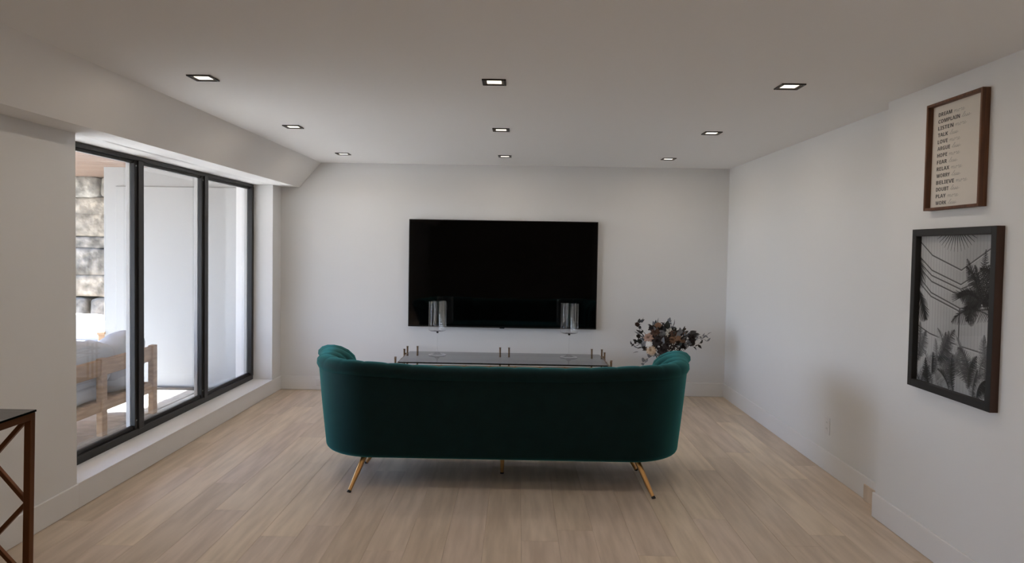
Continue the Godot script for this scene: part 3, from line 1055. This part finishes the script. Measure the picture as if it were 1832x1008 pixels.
# ------------------------------------------------------------------ pictures on the near right wall
# local axes: x towards the camera, y up, z out of the wall
func frame_bars(t: Node3D, w: float, h: float, face: float, depth: float, mat_side: Material, mat_front: Material) -> void:
	for s in [-1, 1]:
		var st := new_st()
		box(st, Vector3((w - face) * 0.5 * s, h * 0.5, depth * 0.5), Vector3(face, h, depth), 0.0015)
		var a := obj("frame_side", done(st), mat_side, t)
		st = new_st()
		box(st, Vector3(0, h * 0.5 + (h - face) * 0.5 * s, depth * 0.5), Vector3(w - face * 2.0, face, depth), 0.0015)
		var b := obj("frame_rail", done(st), mat_side, t)
		if mat_front != mat_side:
			st = new_st()
			box(st, Vector3((w - face) * 0.5 * s, h * 0.5, depth + 0.0006), Vector3(face - 0.001, h - 0.001, 0.0014), 0.0005)
			box(st, Vector3((w * 0.5 - face - 0.0006) * s, h * 0.5, depth * 0.5 + 0.003), Vector3(0.0014, h - face * 2.0, depth - 0.006), 0.0003)
			obj("frame_facing", done(st), mat_front, a)
			st = new_st()
			box(st, Vector3(0, h * 0.5 + (h - face) * 0.5 * s, depth + 0.0006), Vector3(w - face * 2.0, face - 0.001, 0.0014), 0.0005)
			box(st, Vector3(0, h * 0.5 + (h * 0.5 - face - 0.0006) * s, depth * 0.5 + 0.003), Vector3(w - face * 2.0 - 0.003, 0.0014, depth - 0.006), 0.0003)
			obj("frame_facing", done(st), mat_front, b)

func build_word_picture() -> void:
	var w := 0.43
	var h := 0.523
	var t := thing("framed_words", "small walnut box frame with a list of inspiring words, above the palm picture", "picture", Vector3(NEAR_RIGHT, 1.722, -3.396), -PI / 2)
	frame_bars(t, w, h, 0.013, 0.038, mats.walnut, mats.walnut)
	var st := new_st()
	box(st, Vector3(0, h * 0.5, 0.006), Vector3(w - 0.024, h - 0.024, 0.008))
	var paper := obj("paper", done(st), mats.paper, t)
	var font := SystemFont.new()
	font.font_names = PackedStringArray(["Droid Sans"])
	font.font_weight = 700
	var words := ["DREAM", "COMPLAIN", "LISTEN", "TALK", "LOVE", "ARGUE", "HOPE", "FEAR", "RELAX", "WORRY", "BELIEVE", "DOUBT", "PLAY", "WORK"]
	for i in words.size():
		var tm := TextMesh.new()
		tm.text = words[i]
		tm.font = font
		tm.font_size = 32
		tm.pixel_size = 0.0186 / 23.5
		tm.depth = 0.0004
		tm.curve_step = 1.0
		tm.horizontal_alignment = HORIZONTAL_ALIGNMENT_LEFT
		var wide: float = words[i].length() * 0.0208 + (0.004 if words[i].contains("M") or words[i].contains("W") else -0.002)
		var ab := tm.get_aabb()
		var sx := wide / maxf(ab.size.x, 0.001)
		var y := 0.4665 - i * 0.03315
		put("lettering", tm, mats.ink, paper, Transform3D(Basis.from_scale(Vector3(sx, 1, 1)), Vector3(-0.157 - ab.position.x * sx, y, 0.0103)))
		st = new_st()
		script_word(st, i % 2 == 0, Vector3(-0.157 + wide + 0.010, y - 0.0085, 0.0103))
		obj("lettering", done(st), mats.grey_ink, paper)

# "more" or "less" in a thin joined hand
func script_word(st: SurfaceTool, more: bool, at: Vector3) -> void:
	var pts: Array
	if more:
		pts = [[0, 5], [1, 7], [2, 8], [2, 4], [2, 0], [2.5, 5], [4, 8], [5, 6], [5, 0], [5.5, 5], [7, 8], [8, 6], [8, 1], [9, 0], [10.5, 3], [12, 7], [11, 4], [11.5, 1], [13, 0], [14.5, 3], [14, 7], [12.5, 7.5], [14, 6.5], [16, 6], [17.5, 7], [18, 9], [18.5, 7.2], [20, 7], [19.7, 4], [20, 1], [21.5, 0.2], [23, 3], [24.5, 6], [24, 8], [22.8, 7], [22.8, 3], [23.8, 0.3], [26, 1], [28, 4]]
	else:
		pts = [[0, 2], [2, 6], [4, 13], [4, 17], [2.8, 16], [2.3, 9], [2.5, 2], [3.5, 0], [5.5, 2], [7.5, 5], [7.6, 7.6], [6.3, 7], [6, 3], [7, 0.3], [9, 1], [11, 6], [11.5, 8.5], [12, 5], [12.2, 1.5], [11, 0], [10, 1], [12.5, 1.3], [15, 6], [15.5, 8.5], [16, 5], [16.2, 1.5], [15, 0], [14, 1], [17, 1.5], [20, 4]]
	var k := Vector3(0.0031, 0.00145, 0) if more else Vector3(0.0035, 0.0013, 0)
	var wd := 0.00055
	var c := Curve3D.new()
	for i in pts.size():
		var p := Vector3(pts[i][0] + pts[i][1] * 0.25, pts[i][1], 0) * k
		var a: Array = pts[maxi(i - 1, 0)]
		var b: Array = pts[mini(i + 1, pts.size() - 1)]
		var tan := Vector3(b[0] - a[0] + (b[1] - a[1]) * 0.25, b[1] - a[1], 0) * k / 6.0
		c.add_point(p, -tan, tan)
	c.bake_interval = 0.0015
	var q := c.get_baked_points()
	for i in q.size() - 1:
		var d := q[i + 1] - q[i]
		if d.length() < 0.00001:
			continue
		var nn := Vector3(-d.y, d.x, 0).normalized() * wd
		var e := d.normalized() * wd * 0.5
		quad(st, at + q[i] - nn - e, at + q[i + 1] - nn + e, at + q[i + 1] + nn + e, at + q[i] + nn - e)

func build_palm_picture() -> void:
	var w := 0.648
	var h := 0.80
	var t := thing("framed_palms", "large dark framed black and white photograph of palms in a glasshouse", "picture", Vector3(NEAR_RIGHT, 0.832, -3.377), -PI / 2)
	frame_bars(t, w, h, 0.034, 0.036, mats.dark_walnut, mats.charcoal)
	var m := paint("palm_print", Color(1, 1, 1), 0.7)
	m.albedo_texture = ImageTexture.create_from_image(palm_image())
	var st := new_st()
	var hw := w * 0.5 - 0.030
	var st2 := new_st()
	box(st2, Vector3(0, h * 0.5, 0.005), Vector3(hw * 2, h - 0.06, 0.006))
	obj("backing", done(st2), mats.charcoal, t)
	var y0 := 0.030
	var y1 := h - 0.030
	var z := 0.0085
	for v in [[-hw, y0, 0, 1], [hw, y1, 1, 0], [hw, y0, 1, 1], [-hw, y0, 0, 1], [-hw, y1, 0, 0], [hw, y1, 1, 0]]:
		st.set_uv(Vector2(v[2], v[3]))
		st.add_vertex(Vector3(v[0], v[1], z))
	obj("print", done(st), m, t)
	st = new_st()
	var gx := hw - 0.003
	quad(st, Vector3(-gx, y0 + 0.004, 0.016), Vector3(gx, y0 + 0.004, 0.016), Vector3(gx, y1 - 0.004, 0.016), Vector3(-gx, y1 - 0.004, 0.016))
	obj("glazing", done(st), mats.picture_glass, t)

# the print: palm fronds before the ribs and galleries of a glasshouse
func stroke(im: Image, a: Vector2, b: Vector2, w0: float, w1: float, g: float, k := 0.9) -> void:
	var s := Vector2(im.get_width(), im.get_height())
	var p := a * s
	var q := b * s
	var n := int(maxf(p.distance_to(q), 1.0))
	for i in n + 1:
		var f := float(i) / n
		var c := p.lerp(q, f)
		var r := lerpf(w0, w1, f) * 0.5
		for y in range(int(floor(c.y - r)), int(ceil(c.y + r)) + 1):
			for x in range(int(floor(c.x - r)), int(ceil(c.x + r)) + 1):
				if x < 0 or y < 0 or x >= int(s.x) or y >= int(s.y):
					continue
				var cov := clampf(r + 0.5 - Vector2(x, y).distance_to(c), 0.0, 1.0) * k
				if cov > 0.0:
					im.set_pixel(x, y, im.get_pixel(x, y).lerp(Color(g, g, g), cov))

func frond(im: Image, rng: RandomNumberGenerator, base: Vector2, ang: float, length: float, droop: float, leaf: float, g: float, gleam: float) -> void:
	var p := base
	var a := ang
	var n := 30
	for i in n:
		var f := float(i) / n
		var q := p + Vector2(cos(a), sin(a) * 0.8) * length / n
		stroke(im, p, q, 2.6 * (1 - f) + 0.8, 2.6 * (1 - f) + 0.8, g + gleam * 0.5)
		var l := leaf * sin(PI * clampf(0.12 + f * 0.86, 0, 1))
		for s in [-1, 1]:
			var la: float = a + s * (1.15 - 0.5 * f) + rng.randf_range(-0.1, 0.1)
			var tip := q + Vector2(cos(la), sin(la) * 0.8) * l + Vector2(0, l * 0.35)
			var tone := clampf(g + (gleam if s < 0 else 0.0) + rng.randf_range(-0.05, 0.05), 0.02, 0.9)
			stroke(im, q, tip, 3.6, 1.0, tone, 0.95)
		p = q
		a += droop / n

func palm_image() -> Image:
	var im := Image.create(448, 570, false, Image.FORMAT_RGB8)
	var rng := RandomNumberGenerator.new()
	rng.seed = 19
	for y in 570:
		for x in 448:
			var g := 0.70 + 0.05 * sin(x * 0.013 + y * 0.004) - 0.10 * maxf(0.0, y / 570.0 - 0.55)
			im.set_pixel(x, y, Color(g, g, g))
	# glazing bars and the galleries that sweep round the house
	for i in 26:
		var x := i / 25.0
		stroke(im, Vector2(x, 0), Vector2(x + 0.015, 1.0), 1.2, 1.2, 0.46, 0.7)
	for gal in [[0.045, 0.135, 0.225, 0.06], [0.15, 0.235, 0.315, 0.16], [0.19, 0.27, 0.345, 0.23], [0.225, 0.31, 0.385, 0.30], [0.29, 0.385, 0.465, 0.42], [0.325, 0.41, 0.485, 0.44], [0.62, 0.66, 0.70, 0.72]]:
		var pts := [Vector2(0, gal[0]), Vector2(0.18, gal[1]), Vector2(0.58, gal[2]), Vector2(1.0, gal[3])]
		for k in 3:
			stroke(im, pts[k], pts[k + 1], 4.5, 4.5, 0.33, 0.9)
			stroke(im, pts[k] + Vector2(0, 0.009), pts[k + 1] + Vector2(0, 0.009), 2.5, 2.5, 0.74, 0.9)
	stroke(im, Vector2(0.575, 0.47), Vector2(0.575, 0.70), 6, 6, 0.28)
	stroke(im, Vector2(0.90, 0.62), Vector2(0.92, 1.0), 6, 6, 0.30)
	for k in 16:                                            # fan hanging in from the top
		var a := PI * (0.12 + 0.76 * k / 15.0)
		stroke(im, Vector2(0.50, -0.06), Vector2(0.50 + cos(a) * 0.30, -0.06 + sin(a) * 0.17), 5.0, 1.0, 0.10)
	frond(im, rng, Vector2(-0.06, 0.12), 0.8, 0.30, 1.2, 0.10, 0.13, 0.08)
	frond(im, rng, Vector2(-0.04, 0.36), 0.8, 0.30, 0.5, 0.10, 0.10, 0.05)
	# tall palm at the right
	for f in [[-1.9, 0.34, -0.6], [-1.55, 0.40, 0.1], [-1.2, 0.36, 0.7], [-2.3, 0.30, -1.3], [-0.8, 0.30, 1.2], [-2.8, 0.24, -1.6], [2.9, 0.22, -1.0], [-0.3, 0.26, 1.4], [-1.75, 0.30, -0.3], [-2.0, 0.38, -0.2], [-1.35, 0.42, 0.4], [-1.0, 0.30, 0.9], [-2.5, 0.28, -1.0]]:
		frond(im, rng, Vector2(0.84, 0.42), f[0], f[1], f[2], 0.085, 0.06, 0.10)
	frond(im, rng, Vector2(1.04, 0.30), -2.2, 0.26, -1.0, 0.10, 0.08, 0.05)
	frond(im, rng, Vector2(0.97, 0.50), -2.7, 0.52, -1.2, 0.09, 0.12, 0.12)
	for k in 8:                                             # the small fan in the middle
		var a := PI * (0.85 + 0.06 * k)
		stroke(im, Vector2(0.63, 0.38), Vector2(0.63 + cos(a) * 0.17, 0.38 + sin(a) * 0.06 + 0.02), 5, 1, 0.10)
	# the lower half: layers of fronds, the farther ones paler
	for k in 46:
		var f := k / 45.0
		var b := Vector2(rng.randf_range(-0.05, 1.05), rng.randf_range(0.78, 1.02) + 0.06 * f)
		var g := lerpf(0.42, 0.08, f) + rng.randf_range(-0.03, 0.05)
		frond(im, rng, b, -PI * 0.5 + rng.randf_range(-0.9, 0.9), rng.randf_range(0.25, 0.42) * (1.0 - 0.35 * f), rng.randf_range(-1.6, 1.6), rng.randf_range(0.06, 0.10), g, 0.62 * rng.randf() * rng.randf())
	return im

# ------------------------------------------------------------------ console at the left edge
func build_side_console() -> void:
	var x0 := -2.425
	var x1 := -2.055
	var z0 := -3.025
	var z1 := -1.85
	var h := 0.775
	var t := thing("console_table", "bronze metal console table with a glass top and crossed ends, by the left wall", "table", Vector3((x0 + x1) * 0.5, 0, (z0 + z1) * 0.5))
	var hx := (x1 - x0) * 0.5
	var hz := (z1 - z0) * 0.5
	var s := 0.029
	for a in [-1, 1]:
		for b in [-1, 1]:
			var st := new_st()
			bar(st, Vector3((hx - s * 0.5 - 0.016) * a, 0.0, (hz - s * 0.5) * b), Vector3((hx - s * 0.5) * a, h - 0.008, (hz - s * 0.5) * b), s, s, Vector3(0, 0, 1), 0.0015)
			obj("leg", done(st), mats.bronze, t)
	for a in [-1, 1]:
		var st := new_st()
		for y in [h - 0.008 - s * 0.5, 0.045]:
			var inward: float = 0.016 if y < 0.1 else 0.0
			st = new_st()
			box(st, Vector3((hx - s * 0.5 - inward) * a, y, 0), Vector3(s * 0.96, s, hz * 2 - s * 2), 0.0015)
			obj("side_rail", done(st), mats.bronze, t)
			st = new_st()
			box(st, Vector3(0, y, (hz - s * 0.5) * a), Vector3(hx * 2 - s * 2 - inward * 2.0, s, s * 0.96), 0.0015)
			obj("end_rail", done(st), mats.bronze, t)
		# two crosses, one above the other
		var zz: float = (hz - s * 0.5) * a
		var xx := hx - s * 0.9 - 0.006
		for k in 2:
			var ya := [0.385, 0.045][k] as float
			var yb := [0.735, 0.375][k] as float
			for d in [-1, 1]:
				st = new_st()
				bar(st, Vector3(-xx * d, ya, zz), Vector3(xx * d, yb, zz + 0.0004 * d), 0.018, 0.018, Vector3(0, 0, 1))
				obj("cross_brace", done(st), mats.bronze, t)
	var st := new_st()
	box(st, Vector3(0, h - 0.002, 0), Vector3(hx * 2 + 0.004, 0.009, hz * 2 + 0.004), 0.001)
	obj("glass_top", done(st), mats.smoked_glass, t)
	st = new_st()
	for a in [-1, 1]:
		box(st, Vector3((hx + 0.0025) * a, h - 0.002, 0), Vector3(0.001, 0.008, hz * 2 + 0.004))
		box(st, Vector3(0, h - 0.002, (hz + 0.0025) * a), Vector3(hx * 2 + 0.004, 0.008, 0.001))
	obj("glass_edge", done(st), mats.glass_edge, t)

# ------------------------------------------------------------------ lamps
func build_downlights() -> void:
	var rowsz := [-3.698, -5.170, -6.643, -2.226, -0.754]  # last two rows are out of view, added to light the near end
	var cols := [-1.634, -0.1365, 1.374]
	var where := [["nearest row in view, on the window side", "nearest row in view, in the middle", "nearest row in view, on the picture side"], ["middle row, on the window side", "middle row, in the middle", "middle row, on the picture side"], ["row by the television wall, on the window side", "row by the television wall, in the middle", "row by the television wall, on the right"], ["row just in front of the viewer, on the window side", "row just in front of the viewer, in the middle", "row just in front of the viewer, on the picture side"], ["row above the viewer, on the window side", "row above the viewer, in the middle", "row above the viewer, on the picture side"]]
	for i in 5:
		for j in 3:
			var t := thing("ceiling_lamp", "square recessed ceiling light, " + where[i][j], "ceiling light", Vector3(cols[j], CEIL, rowsz[i]), 0.0, "recessed ceiling lights")
			var o := 0.061
			var a := 0.050
			var l := 0.037
			var st := new_st()
			for s in [-1, 1]:
				box(st, Vector3((o + a) * 0.5 * s, -0.0035, 0), Vector3(o - a, 0.007, o * 2), 0.0012)
				box(st, Vector3(0, -0.0035, (o + a) * 0.5 * s), Vector3(a * 2, 0.007, o - a), 0.0012)
			obj("trim", done(st), mats.lamp_trim, t)
			# baffle sloping up from the trim to the lens
			st = new_st()
			var lo := -0.0045
			var hi := -0.0015
			for k in 4:
				var b := Basis(Vector3.UP, PI * 0.5 * k)
				quad(st, b * Vector3(-a, lo, a), b * Vector3(-l, hi, l), b * Vector3(l, hi, l), b * Vector3(a, lo, a))
			obj("baffle", done(st), mats.lamp_baffle, t)
			st = new_st()
			box(st, Vector3(0, -0.001, 0), Vector3(l * 2, 0.002, l * 2))
			obj("lens", done(st), mats.lamp_lens, t)
			var al := AreaLight3D.new()
			al.name = "lamp_light"
			al.area_size = Vector2(l * 2, l * 2)
			al.light_energy = LAMP_ENERGY
			al.light_color = Color(1.0, 0.94, 0.86)
			al.area_range = 14.0
			al.shadow_enabled = true
			al.rotation.x = -PI / 2
			al.position = Vector3(0, -0.008, 0)
			t.add_child(al, true)

# ------------------------------------------------------------------ small fittings
func build_small_fittings() -> void:
	var t := thing("wall_outlet", "white power outlet low on the right wall above the baseboard", "outlet", Vector3(RIGHT, 0.314, -4.915), -PI / 2, "white power outlets")
	outlet(t)
	t = thing("wall_outlet", "white outlet plate on the back baseboard beside the sofa's left arm", "outlet", Vector3(-2.01, 0.079, BACK + 0.0125), 0.0, "white power outlets")
	t.rotation.z = PI / 2
	outlet(t)
	var st := new_st()
	box_between(st, Vector3(-0.011, 0.0015, -0.145), Vector3(0.0, 0.100, 0.13), 0.002)  # thin tan strip set against the baseboard
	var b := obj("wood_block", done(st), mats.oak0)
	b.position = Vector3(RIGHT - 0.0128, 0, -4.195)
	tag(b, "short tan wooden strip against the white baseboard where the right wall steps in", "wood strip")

func outlet(t: Node3D) -> void:
	var st := new_st()
	box(st, Vector3(0, 0, 0.003), Vector3(0.074, 0.118, 0.006), 0.002)
	obj("plate", done(st), mats.plastic, t)
	for s in [-1, 1]:
		st = new_st()
		box(st, Vector3(0, 0.021 * s, 0.0065), Vector3(0.034, 0.030, 0.003), 0.001)
		var so := obj("socket", done(st), mats.plastic, t)
		st = new_st()
		for x in [-0.007, 0.007]:
			box(st, Vector3(x, 0.021 * s + 0.003, 0.0081), Vector3(0.002, 0.009, 0.0006))
		obj("slot", done(st), mats.plastic_slot, so)
